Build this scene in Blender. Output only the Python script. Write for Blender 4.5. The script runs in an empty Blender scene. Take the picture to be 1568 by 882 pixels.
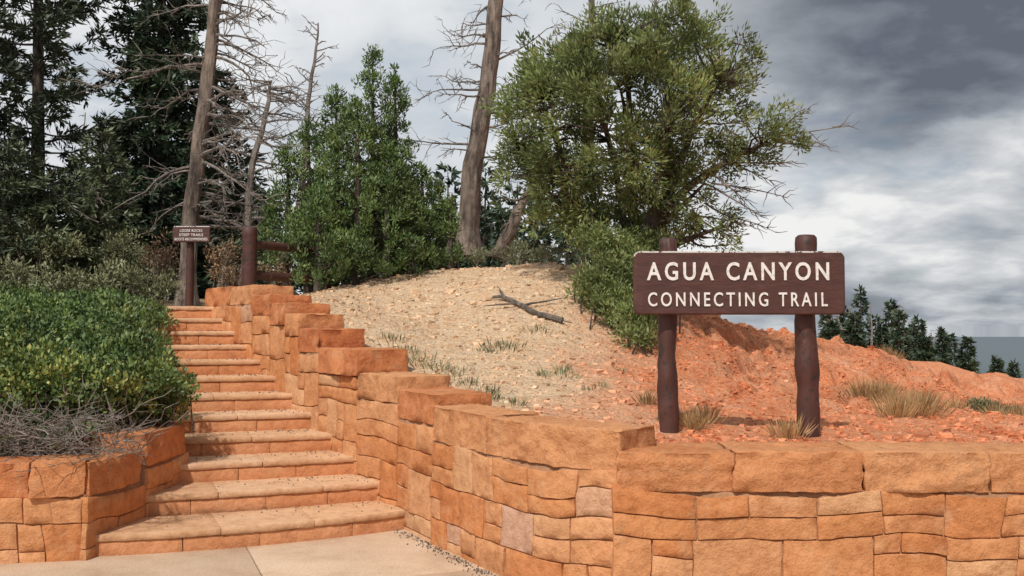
import bpy, bmesh, math
import numpy as np
from mathutils import Vector
rng=np.random.default_rng(7)
F=1500.0; HZ=500.0; CH=1.6
def W(px,py,d): return np.array([(px-784)*d/F, d, CH+(HZ-py)*d/F])
scene=bpy.context.scene
# ---------------------------------------------------------------- noise
def _h(i,j,k):
    v=np.sin(i*127.1+j*311.7+k*74.7)*43758.5453
    return v-np.floor(v)
def vnoise(p):
    i=np.floor(p); f=p-i; f=f*f*(3-2*f)
    x,y,z=i[:,0],i[:,1],i[:,2]; a,b,c=f[:,0],f[:,1],f[:,2]
    def L(u,v,t): return u+(v-u)*t
    r=L(L(L(_h(x,y,z),_h(x+1,y,z),a),L(_h(x,y+1,z),_h(x+1,y+1,z),a),b),
        L(L(_h(x,y,z+1),_h(x+1,y,z+1),a),L(_h(x,y+1,z+1),_h(x+1,y+1,z+1),a),b),c)
    return r*2-1
def fbm(p,o=4):
    s=0;a=1.0;t=0
    for k in range(o):
        s=s+a*vnoise(p*(2.0**k)+k*17.3); t+=a; a*=0.5
    return s/t
def sm(a,b,x):
    t=np.clip((x-a)/(b-a),0,1); return t*t*(3-2*t)
def nrm(v): return v/(np.linalg.norm(v,axis=-1,keepdims=True)+1e-9)
# ---------------------------------------------------------------- mesh builder
class MB:
    def __init__(s): s.v=[];s.f=[];s.m=[];s.a=[];s.n=0
    def add(s,v,f,mat=0,var=0.5):
        v=np.asarray(v,float);f=np.asarray(f,int)
        s.v.append(v);s.f.append(f+s.n);s.m.append(np.full(len(f),mat))
        s.a.append(np.full(len(v),var) if np.isscalar(var) else np.asarray(var,float)); s.n+=len(v)
    def build(s,name,mats,smooth=False,parent=None):
        v=np.concatenate(s.v).astype(np.float32);f=np.concatenate(s.f).astype(np.int32);m=np.concatenate(s.m).astype(np.int32)
        me=bpy.data.meshes.new(name)
        me.vertices.add(len(v));me.vertices.foreach_set('co',v.ravel())
        me.loops.add(f.size);me.loops.foreach_set('vertex_index',f.ravel())
        me.polygons.add(len(f));me.polygons.foreach_set('loop_start',np.arange(0,f.size,4,dtype=np.int32))
        me.polygons.foreach_set('material_index',m)
        me.polygons.foreach_set('use_smooth',np.full(len(f),smooth))
        me.update(calc_edges=True)
        at=me.attributes.new('var','FLOAT','POINT');at.data.foreach_set('value',np.concatenate(s.a).astype(np.float32))
        for x in mats: me.materials.append(x)
        ob=bpy.data.objects.new(name,me);scene.collection.objects.link(ob)
        if parent: ob.parent=parent
        return ob
def tube(mb,path,rad,sides=6,mat=0,var=0.5,rough=0,cap=False):
    path=np.asarray(path,float);n=len(path);rad=np.broadcast_to(np.asarray(rad,float),(n,)).copy()
    if cap:
        t0=nrm(path[-1]-path[-2]);path=np.vstack([path,path[-1]+t0*rad[-1]*.25,path[-1]+t0*rad[-1]*.32]);rad=np.concatenate([rad,[rad[-1]*.75,0.001]]);n+=2
    t=nrm(np.gradient(path,axis=0))
    ref=np.array([0.13,0.97,0.2]) if abs(t[:,1]).mean()<.8 else np.array([0.1,0.1,1.0])
    u=nrm(np.cross(t,ref));v=np.cross(t,u)
    an=np.arange(sides)/sides*2*np.pi
    r=rad[:,None]*np.ones(sides)
    if rough:
        q=np.stack([np.cos(an)[None]*2+0*r,np.sin(an)[None]*2+0*r,np.arange(n)[:,None]*.45+0*r],-1).reshape(-1,3)+path[0].sum()
        r=r*(1+rough*vnoise(q).reshape(n,sides))
    V=path[:,None]+r[...,None]*(np.cos(an)[None,:,None]*u[:,None]+np.sin(an)[None,:,None]*v[:,None])
    I=np.arange(n-1)[:,None]*sides;J=np.arange(sides)[None];K=(J+1)%sides
    f=np.stack([I+J,I+K,I+sides+K,I+sides+J],-1).reshape(-1,4)
    mb.add(V.reshape(-1,3),f,mat,var)
def leaves(mb,c,d,L,Wd,mat,var):
    n=len(c);d=nrm(d);s=nrm(np.cross(d,rng.normal(size=(n,3))))
    L=(L*(.7+.6*rng.random(n)))[:,None];w=(Wd*(.7+.6*rng.random(n)))[:,None]/2
    V=np.stack([c,c+d*L*.45+s*w,c+d*L,c+d*L*.45-s*w],1).reshape(-1,3)
    mb.add(V,np.arange(4*n).reshape(-1,4),mat,np.repeat(np.broadcast_to(var,(n,)),4))
FR=np.random.default_rng(99)
# chiselled, noise-displaced block through a mapping fn(s,z,d)->xyz
def block(mb,fn,s0,s1,z0,z1,d0,d1,res=.035,r=.012,amp=.006,amp2=.0,mat=0,var=.5,chis=0.0,floor=-9):
    L=np.array([s1-s0,z1-z0,d1-d0]);n=np.maximum(2,np.ceil(L/res).astype(int))
    n[2]=max(2,min(n[2],14))
    pts=[];fs=[]
    def lat(a,b,ax,val,flip):
        I,J=np.meshgrid(np.arange(n[a]+1),np.arange(n[b]+1),indexing='ij')
        P=np.zeros(I.shape+(3,),int);P[...,a]=I;P[...,b]=J;P[...,ax]=val
        base=sum(len(x) for x in pts);idx=np.arange(I.size).reshape(I.shape)+base
        q=np.stack([idx[:-1,:-1],idx[1:,:-1],idx[1:,1:],idx[:-1,1:]],-1).reshape(-1,4)
        if flip:q=q[:,::-1]
        pts.append(P.reshape(-1,3));fs.append(q)
    lat(0,1,2,n[2],False);lat(0,1,2,0,True)
    lat(1,2,0,n[0],False);lat(1,2,0,0,True)
    lat(2,0,1,n[1],False);lat(2,0,1,0,True)
    P=np.concatenate(pts);Q=np.concatenate(fs)
    key=(P[:,0]*1000+P[:,1])*1000+P[:,2]
    uq,ix,inv=np.unique(key,return_index=True,return_inverse=True)
    P=P[ix];Q=inv[Q]
    rr=min(r,L.min()*.45)
    t=P/n
    p=t*L
    for a in range(3):
        if n[a]>3:
            e=rr*.6
            p[:,a]=np.where(P[:,a]==1,np.minimum(p[:,a],e),np.where(P[:,a]==n[a]-1,np.maximum(p[:,a],L[a]-e),p[:,a]))
    q=np.clip(p,rr,L-rr);dv=p-q
    dn=nrm(dv);p=q+dn*rr
    w=p+np.array([s0,z0,d0])
    front=(P[:,2]>=n[2]-1)&(n[2]>3)|(P[:,2]==n[2])
    nz=fbm(w*9.0+var*31,3)*amp+ (np.abs(vnoise(w*22+var*7))-.4)*amp*.8
    if amp2: nz=nz+ (np.abs(fbm(w*np.array([5,11,5])+var*91,2))-.25)*amp2*(np.abs(dn[:,1])<.5)
    w=w+dn*nz[:,None]
    if chis:
        ph=np.full(len(p),9.0)
        for _ in range(6):
            c0=FR.uniform(.15,.85,2);gdir=FR.normal(size=2)*FR.uniform(.5,1.9)
            ph=np.minimum(ph,FR.uniform(.05,.5)+(p[:,0]-c0[0]*L[0])/.35*gdir[0]+(p[:,1]-c0[1]*L[1])/.25*gdir[1])
        ph=np.minimum(ph,.6)
        w[:,2]+=np.maximum(ph*chis,floor)*front
    X=fn(w[:,0],w[:,1],w[:,2])
    mb.add(X,Q,mat,var)
# ---------------------------------------------------------------- materials
def newmat(name):
    m=bpy.data.materials.new(name);m.use_nodes=True;nt=m.node_tree
    return m,nt,nt.nodes['Principled BSDF'],nt.nodes['Material Output']
def N(nt,t,**k):
    n=nt.nodes.new(t)
    for a,b in k.items():
        if a in('operation','blend_type','data_type','attribute_name','feature','noise_dimensions'): setattr(n,a,b)
        else:n.inputs[a].default_value=b
    return n
def ramp(nt,stops,fac=None):
    n=nt.nodes.new('ShaderNodeValToRGB');e=n.color_ramp.elements
    while len(e)<len(stops): e.new(.5)
    for x,(p,c) in zip(e,stops): x.position=p;x.color=tuple(c)+(1,) if len(c)==3 else c
    if fac is not None: nt.links.new(fac,n.inputs[0])
    return n
def pos(nt): return nt.nodes.new('ShaderNodeNewGeometry').outputs['Position']
def noise(nt,scale,detail=4,vec=None,rough=.6):
    n=N(nt,'ShaderNodeTexNoise',Scale=scale,Detail=detail,Roughness=rough)
    nt.links.new(vec if vec is not None else pos(nt),n.inputs['Vector']);return n.outputs['Fac']
def mix(nt,a,b,fac,bt='MIX'):
    n=nt.nodes.new('ShaderNodeMix');n.data_type='RGBA';n.blend_type=bt
    for s,v in((6,a),(7,b),(0,fac)):
        if isinstance(v,(int,float)): n.inputs[s].default_value=v
        elif isinstance(v,tuple): n.inputs[s].default_value=v+(1,)
        else: nt.links.new(v,n.inputs[s])
    return n.outputs[2]
def math_(nt,op,a,b=0.0,c=None):
    n=nt.nodes.new('ShaderNodeMath');n.operation=op
    for i,v in enumerate((a,b,c)):
        if v is None: continue
        if isinstance(v,(int,float)): n.inputs[i].default_value=v
        else: nt.links.new(v,n.inputs[i])
    return n.outputs[0]
def mrng(nt,v,a,c,lo=0.0,hi=1.0):
    q=nt.nodes.new('ShaderNodeMapRange');q.interpolation_type='SMOOTHSTEP';nt.links.new(v,q.inputs[0]);q.inputs[1].default_value=a;q.inputs[2].default_value=c;q.inputs[3].default_value=lo;q.inputs[4].default_value=hi;return q.outputs[0]
def bump(nt,h,strength,dist,bsdf,prev=None):
    b=N(nt,'ShaderNodeBump',Strength=strength,Distance=dist);nt.links.new(h,b.inputs['Height'])
    if prev is not None: nt.links.new(prev,b.inputs['Normal'])
    nt.links.new(b.outputs[0],bsdf.inputs['Normal']);return b.outputs[0]
def attr(nt): return N(nt,'ShaderNodeAttribute',attribute_name='var').outputs['Fac']
def leafmat(name,stops,tr=.3):
    m,nt,b,o=newmat(name);r=ramp(nt,stops,attr(nt))
    nz=noise(nt,1.4,0);c=mix(nt,r.outputs[0],math_(nt,'ADD',math_(nt,'MULTIPLY',nz,1.1),.45),1.0,'MULTIPLY')
    nt.links.new(c,b.inputs['Base Color']);b.inputs['Roughness'].default_value=.55
    if tr:
        t=nt.nodes.new('ShaderNodeBsdfTranslucent');nt.links.new(c,t.inputs[0])
        mx=nt.nodes.new('ShaderNodeMixShader');mx.inputs[0].default_value=tr
        nt.links.new(b.outputs[0],mx.inputs[1]);nt.links.new(t.outputs[0],mx.inputs[2]);nt.links.new(mx.outputs[0],o.inputs[0])
    return m
def barkmat(name,c1,c2,sc=9):
    m,nt,b,o=newmat(name)
    mp=N(nt,'ShaderNodeMapping');mp.inputs['Scale'].default_value=(1,1,.25);nt.links.new(pos(nt),mp.inputs[0])
    n=noise(nt,sc,6,mp.outputs[0],.75);r=ramp(nt,[(.38,c1),(.6,c2)],n)
    n2=noise(nt,1.6,3);c=mix(nt,r.outputs[0],ramp(nt,[(.35,(.6,.58,.56)),(.65,(1.15,1.15,1.15))],n2).outputs[0],1.0,'MULTIPLY')
    nt.links.new(c,b.inputs['Base Color']);b.inputs['Roughness'].default_value=.9
    bump(nt,n,1.0,.06,b);return m
def stonemat(name,stops,tint=1.0,bs=1.0):
    m,nt,b,o=newmat(name);r=ramp(nt,stops,attr(nt))
    n1=noise(nt,2.6,5,None,.65);n2=noise(nt,15,6,None,.72);n3=noise(nt,80,3,None,.6)
    f1=ramp(nt,[(.25,(.78,.68,.62)),(.5,(1,1,1)),(.75,(1.12,1.15,1.2))],n1).outputs[0]
    c=mix(nt,r.outputs[0],f1,.9,'MULTIPLY')
    f2=ramp(nt,[(.3,(.72,.64,.58)),(.5,(1,1,1)),(.7,(1.12,1.15,1.2))],n2).outputs[0]
    c=mix(nt,c,f2,.9,'MULTIPLY')
    n4=noise(nt,4.3,5,None,.7);bl=ramp(nt,[(.53,(0,0,0)),(.7,(1,1,1))],n4).outputs[0]
    c=mix(nt,c,(.66*tint,.38*tint,.21*tint),math_(nt,'MULTIPLY',bl,.5))
    n5=noise(nt,3.1,6,None,.78);dk=ramp(nt,[(.26,(1,1,1)),(.40,(0,0,0))],n5).outputs[0]
    c=mix(nt,c,(.25,.11,.06),math_(nt,'MULTIPLY',dk,.5))
    nt.links.new(c,b.inputs['Base Color']);b.inputs['Roughness'].default_value=.95;b.inputs['Specular IOR Level'].default_value=.2
    p=bump(nt,n2,.85*bs,.03,b);bump(nt,n3,.6*bs,.006,b,p);return m
M_wall=stonemat('sandstone',[(0,(.57,.215,.08)),(.25,(.61,.26,.105)),(.5,(.63,.29,.13)),(.8,(.66,.335,.165)),(.94,(.64,.36,.19)),(1,(.54,.32,.23))])
M_cap=stonemat('sandstone_cap',[(0,(.58,.20,.08)),(.5,(.63,.26,.11)),(1,(.66,.32,.15))],.97,1.3)
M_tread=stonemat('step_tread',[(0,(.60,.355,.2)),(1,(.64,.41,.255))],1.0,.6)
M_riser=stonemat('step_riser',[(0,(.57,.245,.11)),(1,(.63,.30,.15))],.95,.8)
M_mortar=stonemat('mortar',[(0,(.40,.21,.115)),(1,(.43,.23,.125))],.7,.8)
M_bark=barkmat('bark_grey',(.08,.065,.055),(.30,.25,.21));M_barkd=barkmat('bark_dark',(.035,.027,.022),(.14,.105,.085))
M_barkr=barkmat('bark_brown',(.07,.052,.043),(.31,.24,.195),8)
M_dead=barkmat('dead_wood',(.15,.125,.11),(.40,.345,.305),14)
# ---------------------------------------------------------------- world
w=bpy.data.worlds.new('World');scene.world=w;w.use_nodes=True;nt=w.node_tree;nt.nodes.clear()
SE=math.radians(50);SAZ=math.radians(200)
out=nt.nodes.new('ShaderNodeOutputWorld');sky=nt.nodes.new('ShaderNodeTexSky');sky.sky_type='NISHITA';sky.sun_disc=False
sky.sun_elevation=SE;sky.sun_rotation=SAZ
b1=nt.nodes.new('ShaderNodeBackground');b1.inputs[1].default_value=.1;nt.links.new(sky.outputs[0],b1.inputs[0])
tc=nt.nodes.new('ShaderNodeTexCoord');sp=nt.nodes.new('ShaderNodeSeparateXYZ');nt.links.new(tc.outputs['Generated'],sp.inputs[0])
zc_=math_(nt,'MAXIMUM',sp.outputs[2],0.0);zz=math_(nt,'ADD',zc_,.25)
cb=nt.nodes.new('ShaderNodeCombineXYZ');nt.links.new(math_(nt,'DIVIDE',sp.outputs[0],zz),cb.inputs[0]);nt.links.new(math_(nt,'DIVIDE',sp.outputs[1],zz),cb.inputs[1])
cb.inputs[2].default_value=3.7
n=N(nt,'ShaderNodeTexNoise',Scale=1.25,Detail=9,Roughness=.5,Distortion=.2);nt.links.new(cb.outputs[0],n.inputs['Vector'])
n2=N(nt,'ShaderNodeTexNoise',Scale=4.2,Detail=7,Roughness=.55,Distortion=.2);nt.links.new(cb.outputs[0],n2.inputs['Vector'])
nn=math_(nt,'ADD',math_(nt,'MULTIPLY',n.outputs['Fac'],.68),math_(nt,'MULTIPLY',n2.outputs['Fac'],.32))
lt=ramp(nt,[(.38,(.62,.66,.70)),(.48,(.76,.785,.81)),(.57,(.88,.89,.90))],nn).outputs[0]
off=math_(nt,'SUBTRACT',.09,math_(nt,'MULTIPLY',zc_,.45))
off=math_(nt,'SUBTRACT',off,mrng(nt,zc_,.075,.0,0.0,.10))
# heavy storm mass up and to the right
off=math_(nt,'SUBTRACT',off,math_(nt,'MULTIPLY',math_(nt,'MULTIPLY',mrng(nt,sp.outputs[0],.2,.42),mrng(nt,zc_,.13,.27)),.13))
nd=math_(nt,'ADD',nn,off)
dk=ramp(nt,[(.36,(.13,.15,.185)),(.44,(.26,.29,.335)),(.50,(.44,.47,.505)),(.56,(.63,.65,.67)),(.62,(.88,.88,.87))],nd).outputs[0]
mc=mix(nt,lt,dk,mrng(nt,sp.outputs[0],.06,.33))
b2=nt.nodes.new('ShaderNodeBackground');nt.links.new(mc,b2.inputs[0]);b2.inputs[1].default_value=1.0
ms=nt.nodes.new('ShaderNodeMixShader')
cm=ramp(nt,[(.34,(.8,.8,.8)),(.46,(1,1,1))],n2.outputs['Fac']).outputs[0]
nt.links.new(cm,ms.inputs[0]);nt.links.new(b1.outputs[0],ms.inputs[1]);nt.links.new(b2.outputs[0],ms.inputs[2]);nt.links.new(ms.outputs[0],out.inputs[0])
sl=bpy.data.lights.new('sun','SUN');sl.energy=3.3;sl.angle=math.radians(1.5);sl.color=(1,.95,.87)
so=bpy.data.objects.new('sun',sl);scene.collection.objects.link(so)
sd=Vector((math.sin(SAZ)*math.cos(SE),math.cos(SAZ)*math.cos(SE),math.sin(SE)))
so.rotation_euler=sd.to_track_quat('Z','Y').to_euler()
# ---------------------------------------------------------------- terrain
def RL(y): return -.894-.631*(y-7.8)
C=[(.8,6.25,.83),(2,6.25,.82),(3.5,6.2,.82),(5,6.2,.8),(9,6.2,.7),(1.2,7,.83),(2.1,7,.81),
(5.2,10,.67),(7.8,15,.42),(11.5,22,.0),(7.5,20,.85),(4.5,12,.64),(3.33,12,.96),(2.74,13,1.34),(2.,9.5,.97),(1.3,9,1.),(1.58,11,1.31),
(3.16,15.5,1.75),(4.14,16.5,1.71),(5.6,18,1.3),(6,26,-1.2),(12,34,-3.5),(3,30,.5),(20,28,-3),(9.5,21,.4),
(0,6.95,.9),(.55,6.4,.87),(-.4,8.35,1.04),(-.85,9.2,1.26),(-1.6,10.3,1.58),(-2.1,11.2,1.82),(-2.6,12.1,1.97),
(-1.47,12,1.76),(-1.72,14,2.29),(-2.42,13,2.02),(-.81,14.5,2.42),(-.59,10.5,1.46),(.43,14,2.49),(.34,11,1.6),(.27,8.8,1.13),(.97,12.5,2.02),(1.46,14,2.35),(1.9,13.5,2.0),
(-1,18,2.25),(1,18,2.1),(3,20,1.4),(1,30,1.5),(-3,30,1.9),(-2,42,2.2),(-12,45,2.2),(4,40,1.6),(-1.5,60,1.5),(-4,13.2,1.84),(-5,14.5,1.88),(-3.5,16,2.0),(-8,14,2.),(-12,14,2),(-12,20,2.1),(-20,30,2),(-30,20,2),(-10,32,1.9),(-30,60,1),
(-3.6,8.3,.62),(-4.3,10,1.1),(-5.1,12,1.65),(-3.4,7.3,.52),(-6,6.9,.55),(-6,8.5,.8),(-9,8,.8),(-10,10,1.3),(-6,11,1.5),(-30,8,.6),
(25.4,80,.4),(32,80,-.8),(42,80,-2.6),(60,80,-3),(18,46,-5),(28,46,-5.5),(42,50,-6),(15,80,1),(0,100,0),(30,110,-8),(60,110,-10),(10,55,-2),(60,30,-6),(30,12,-.5),(20,8,.2)]
C=np.array(C);cc=.7
def phi(d): return np.sqrt(d*d+cc*cc)
_A=phi(np.linalg.norm(C[:,None,:2]-C[None,:,:2],axis=-1));_n=len(C)
_K=np.zeros((_n+1,_n+1));_K[:_n,:_n]=_A-np.eye(_n)*.02;_K[:_n,_n]=1;_K[_n,:_n]=1
_wt=np.linalg.solve(_K,np.append(C[:,2],0))
def H(x,y,fine=True):
    x=np.atleast_1d(np.asarray(x,float)).ravel();y=np.atleast_1d(np.asarray(y,float)).ravel()
    x_=np.clip(x,-70,90);y_=np.clip(y,-5,130)
    h=np.zeros_like(x)
    for a in range(0,len(x),20000):
        s=slice(a,a+20000);d=np.sqrt((x_[s,None]-C[None,:,0])**2+(y_[s,None]-C[None,:,1])**2)
        h[s]=phi(d)@_wt[:-1]+_wt[-1]
    if fine:
        P=np.stack([x,y,0*x],-1);D=np.hypot(x,y)
        k=sm(.2,1.2,y-6.2)*np.clip(D/14,0.4,4)
        h=h+k*.06*fbm(P*.9,4)+.022*vnoise(P*5)*k+.012*vnoise(P*11+3)*k
        og=sm(1.0,2.8,x-.1*(y-8))*sm(7.6,10,y)
        q=np.stack([(x*.9-y*.35)*1.9,(x*.35+y*.9)*.5,0*x],-1)+.4*vnoise(P*1.3)[:,None]
        h=h-og*.32*(1-np.abs(fbm(q,3)))**3*np.clip(D/14,.5,2.5)+og*.1
        h=h+og*.06*np.abs(vnoise(P*3.3))
    D=np.hypot(x,y);w_=sm(math.log(110),math.log(3000),np.log(D+1))
    return h*(1-w_)-260*w_
stairs=[]
for k in range(1,13):
    y=7.8+.42*(k-1);x=RL(y);a=math.radians({1:24,2:22,3:21}.get(k,20));Wd={1:2.22,2:1.75,9:1.4,10:1.25,11:1.1,12:1.0}.get(k,1.5)
    stairs.append((k,np.array([x,y]),a,Wd,.155*k-.005))
poly=[(60,5.85),(.95,5.85),(.5,6.1),(.12,6.45),(-.3,7.25),(-.72,8.1)]
poly+=[(RL(y)+.2,y+.13) for y in(9,10,11,12,12.5)]
poly+=[tuple(stairs[-1][1]-1.0*np.array([math.cos(.35),math.sin(.35)])),tuple(stairs[4][1]-1.45*np.array([math.cos(.35),math.sin(.35)])),(-2.95,8.35),(-3.12,7.0),(-3.6,6.9),(-9,6.6),(-60,6.5),(-60,-60),(60,-60)]
poly=np.array(poly)
def inside(x,y):
    r=np.zeros(len(x),bool);j=len(poly)-1
    for i in range(len(poly)):
        xi,yi=poly[i];xj,yj=poly[j]
        c=((yi>y)!=(yj>y))&(x<(xj-xi)*(y-yi)/(yj-yi+1e-12)+xi);r^=c;j=i
    return r
gx=np.concatenate([-(6.5+np.cumsum(.09*1.14**np.arange(1,78)))[::-1],np.arange(-6.5,-3,.1),np.arange(-3,8.5,.06),8.5+np.cumsum(.07*1.12**np.arange(1,90))])
gy=np.concatenate([-np.cumsum(.3*1.3**np.arange(1,14))[::-1],np.arange(0,5,.5),np.arange(5,19,.06),19+np.cumsum(.07*1.1**np.arange(1,110))])
X,Y=np.meshgrid(gx,gy,indexing='ij');xf,yf=X.ravel(),Y.ravel()
Z=H(xf,yf);ins=inside(xf,yf)
g=yf-xf*math.tan(math.radians(20));kk=(g-8.125)/.5165+1
zin=np.clip(np.where((xf>-6.5)&(xf<0)&(yf>6.9),.155*kk-.35,-.06),-.06,1.6)
zin=np.where((xf<-3.0)&(yf<8.2),-.06,zin)
Z=np.where(ins,np.minimum(zin,Z),Z)
mb=MB();nx,ny=X.shape;I=np.arange(nx*ny).reshape(nx,ny)
mb.add(np.stack([xf,yf,Z],-1),np.stack([I[:-1,:-1],I[1:,:-1],I[1:,1:],I[:-1,1:]],-1).reshape(-1,4))
def groundmat(name,pebble=False):
    m,nt,b,o=newmat(name);P=pos(nt);s=nt.nodes.new('ShaderNodeSeparateXYZ');nt.links.new(P,s.inputs[0]);x,y=s.outputs[0],s.outputs[1]
    nl=noise(nt,.9,5);nf=noise(nt,24,5,None,.7);nm=noise(nt,5,5,None,.65)
    t=math_(nt,'SUBTRACT',x,math_(nt,'MULTIPLY',math_(nt,'SUBTRACT',y,8.0),.2))
    t=math_(nt,'ADD',t,math_(nt,'MULTIPLY',math_(nt,'SUBTRACT',nl,.5),2.2));t=math_(nt,'ADD',t,math_(nt,'MULTIPLY',math_(nt,'SUBTRACT',nf,.5),1.2))
    white=ramp(nt,[(.3,(.50,.335,.205)),(.5,(.70,.50,.33)),(.7,(.78,.61,.43))],nf).outputs[0]
    white=mix(nt,white,(.64,.39,.22),math_(nt,'MULTIPLY',mrng(nt,nm,.42,.7),.7))
    orange=ramp(nt,[(.3,(.54,.18,.08)),(.5,(.66,.245,.115)),(.72,(.74,.37,.21))],nf).outputs[0]
    orange=mix(nt,orange,(.68,.42,.27),math_(nt,'MULTIPLY',mrng(nt,nm,.5,.72),.5))
    mp=N(nt,'ShaderNodeMapping');mp.inputs['Rotation'].default_value=(0,0,-.37);mp.inputs['Scale'].default_value=(2.4,.5,1);nt.links.new(P,mp.inputs[0])
    st=noise(nt,1.3,6,mp.outputs[0],.7);orange=mix(nt,orange,(.72,.36,.21),math_(nt,'MULTIPLY',mrng(nt,st,.5,.62),.65));orange=mix(nt,orange,(.55,.16,.065),math_(nt,'MULTIPLY',mrng(nt,st,.46,.36),.7))
    c=mix(nt,white,orange,mrng(nt,t,-.3,1.4))
    pw=mrng(nt,noise(nt,.12,4),.56,.64)
    far=mrng(nt,y,19.,24.);c=mix(nt,c,(.60,.48,.33),math_(nt,'MULTIPLY',pw,far))
    duff=ramp(nt,[(.3,(.08,.055,.035)),(.6,(.22,.155,.09)),(.75,(.34,.25,.16))],nf).outputs[0]
    tl=math_(nt,'ADD',math_(nt,'ADD',x,math_(nt,'MULTIPLY',math_(nt,'SUBTRACT',y,12.),.5)),math_(nt,'MULTIPLY',math_(nt,'SUBTRACT',nl,.5),1.5))
    c=mix(nt,duff,c,mrng(nt,tl,-3.3,-2.6))
    cr=mrng(nt,y,15.,18.);lf=mrng(nt,x,3.2,1.5);c=mix(nt,c,duff,math_(nt,'MULTIPLY',cr,math_(nt,'MULTIPLY',lf,.8)))
    if not pebble:
        ln=nt.nodes.new('ShaderNodeVectorMath');ln.operation='LENGTH';nt.links.new(P,ln.inputs[0])
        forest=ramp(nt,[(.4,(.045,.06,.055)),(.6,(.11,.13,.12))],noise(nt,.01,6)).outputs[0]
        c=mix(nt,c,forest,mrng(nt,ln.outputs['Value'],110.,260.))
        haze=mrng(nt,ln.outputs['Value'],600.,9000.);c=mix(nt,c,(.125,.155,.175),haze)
    else:
        c=mix(nt,c,ramp(nt,[(0,(.6,.56,.54)),(.5,(1,1,1)),(1,(1.22,1.25,1.28))],attr(nt)).outputs[0],1.0,'MULTIPLY')
    nt.links.new(c,b.inputs['Base Color']);b.inputs['Roughness'].default_value=.95;b.inputs['Specular IOR Level'].default_value=.2
    if not pebble:
        v=N(nt,'ShaderNodeTexVoronoi',Scale=26.0);nt.links.new(P,v.inputs['Vector'])
        p=bump(nt,v.outputs['Distance'],.5,.025,b);p=bump(nt,nf,.8,.035,b,p);bump(nt,nm,.8,.15,b,p)
    return m
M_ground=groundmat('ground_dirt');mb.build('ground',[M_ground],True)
# gravel
cube=np.array([[-1,-1,-1],[1,-1,-1],[1,1,-1],[-1,1,-1],[-1,-1,1],[1,-1,1],[1,1,1],[-1,1,1]],float)
cf=np.array([[0,3,2,1],[4,5,6,7],[0,1,5,4],[1,2,6,5],[2,3,7,6],[3,0,4,7]])
mb=MB();n=20000
x=rng.uniform(-3.0,7.5,n*2);y=6.2+rng.random(n*2)**1.2*11;ok=~inside(x,y);x,y=x[ok][:n],y[ok][:n];n=len(x)
z=H(x,y);s=.005+.018*rng.random(n)**3.4+(rng.random(n)<.012)*.035*rng.random(n)
V=cube[None]*(.55+.6*rng.random((n,8,3)))*np.stack([1+.5*rng.random(n),1+.5*rng.random(n),.45+.4*rng.random(n)],-1)[:,None]
an=rng.random(n)*6.28;ca,sa=np.cos(an)[:,None],np.sin(an)[:,None]
V=np.stack([V[...,0]*ca-V[...,1]*sa,V[...,0]*sa+V[...,1]*ca,V[...,2]],-1)*s[:,None,None]+np.stack([x,y,z+s*.25],-1)[:,None]
mb.add(V.reshape(-1,3),(cf[None]+8*np.arange(n)[:,None,None]).reshape(-1,4),0,np.repeat(rng.random(n),8))
mb.build('gravel',[groundmat('gravel_stone',True)])
# ---------------------------------------------------------------- pavement
m,nt,b,o=newmat('concrete');nf=noise(nt,60,4,None,.7);nl=noise(nt,1.7,6,None,.7)
c=ramp(nt,[(.3,(.42,.285,.19)),(.5,(.55,.395,.27)),(.7,(.62,.47,.34))],nl).outputs[0]
c=mix(nt,c,ramp(nt,[(.35,(.76,.72,.7)),(.55,(1,1,1)),(.7,(1.12,1.12,1.12))],nf).outputs[0],.8,'MULTIPLY')
nt.links.new(c,b.inputs['Base Color']);b.inputs['Roughness'].default_value=.9;bump(nt,nf,.4,.005,b);M_conc=m
m,nt,b,o=newmat('joint_dirt');b.inputs['Base Color'].default_value=(.10,.06,.04,1);M_joint=m
mb=MB();O=np.array([-1.88,7.06]);e1=nrm(np.array([.31,-.78]));e2=np.array([-e1[1],e1[0]])
def pmap(s,z,d):
    p=O[None]+s[:,None]*e1+d[:,None]*e2;return np.stack([p[:,0],p[:,1],z],-1)
for i in range(-1,5):
    for j in range(-4,6):
        block(mb,lambda s,z,d:pmap(s,z,-d),i*2.2-1.1+.004,i*2.2+1.1-.004,-.04,0,j*2.2+.004,j*2.2+2.2-.004,res=.4,r=.006,amp=.001)
mb.build('pavement',[M_conc],True)
mb=MB();mb.add([[-14,-8,-.015],[14,-8,-.015],[14,6.9,-.015],[-14,6.9,-.015]],[[0,1,2,3]]);
mb.build('pavement_joint_bed',[M_joint])
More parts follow.
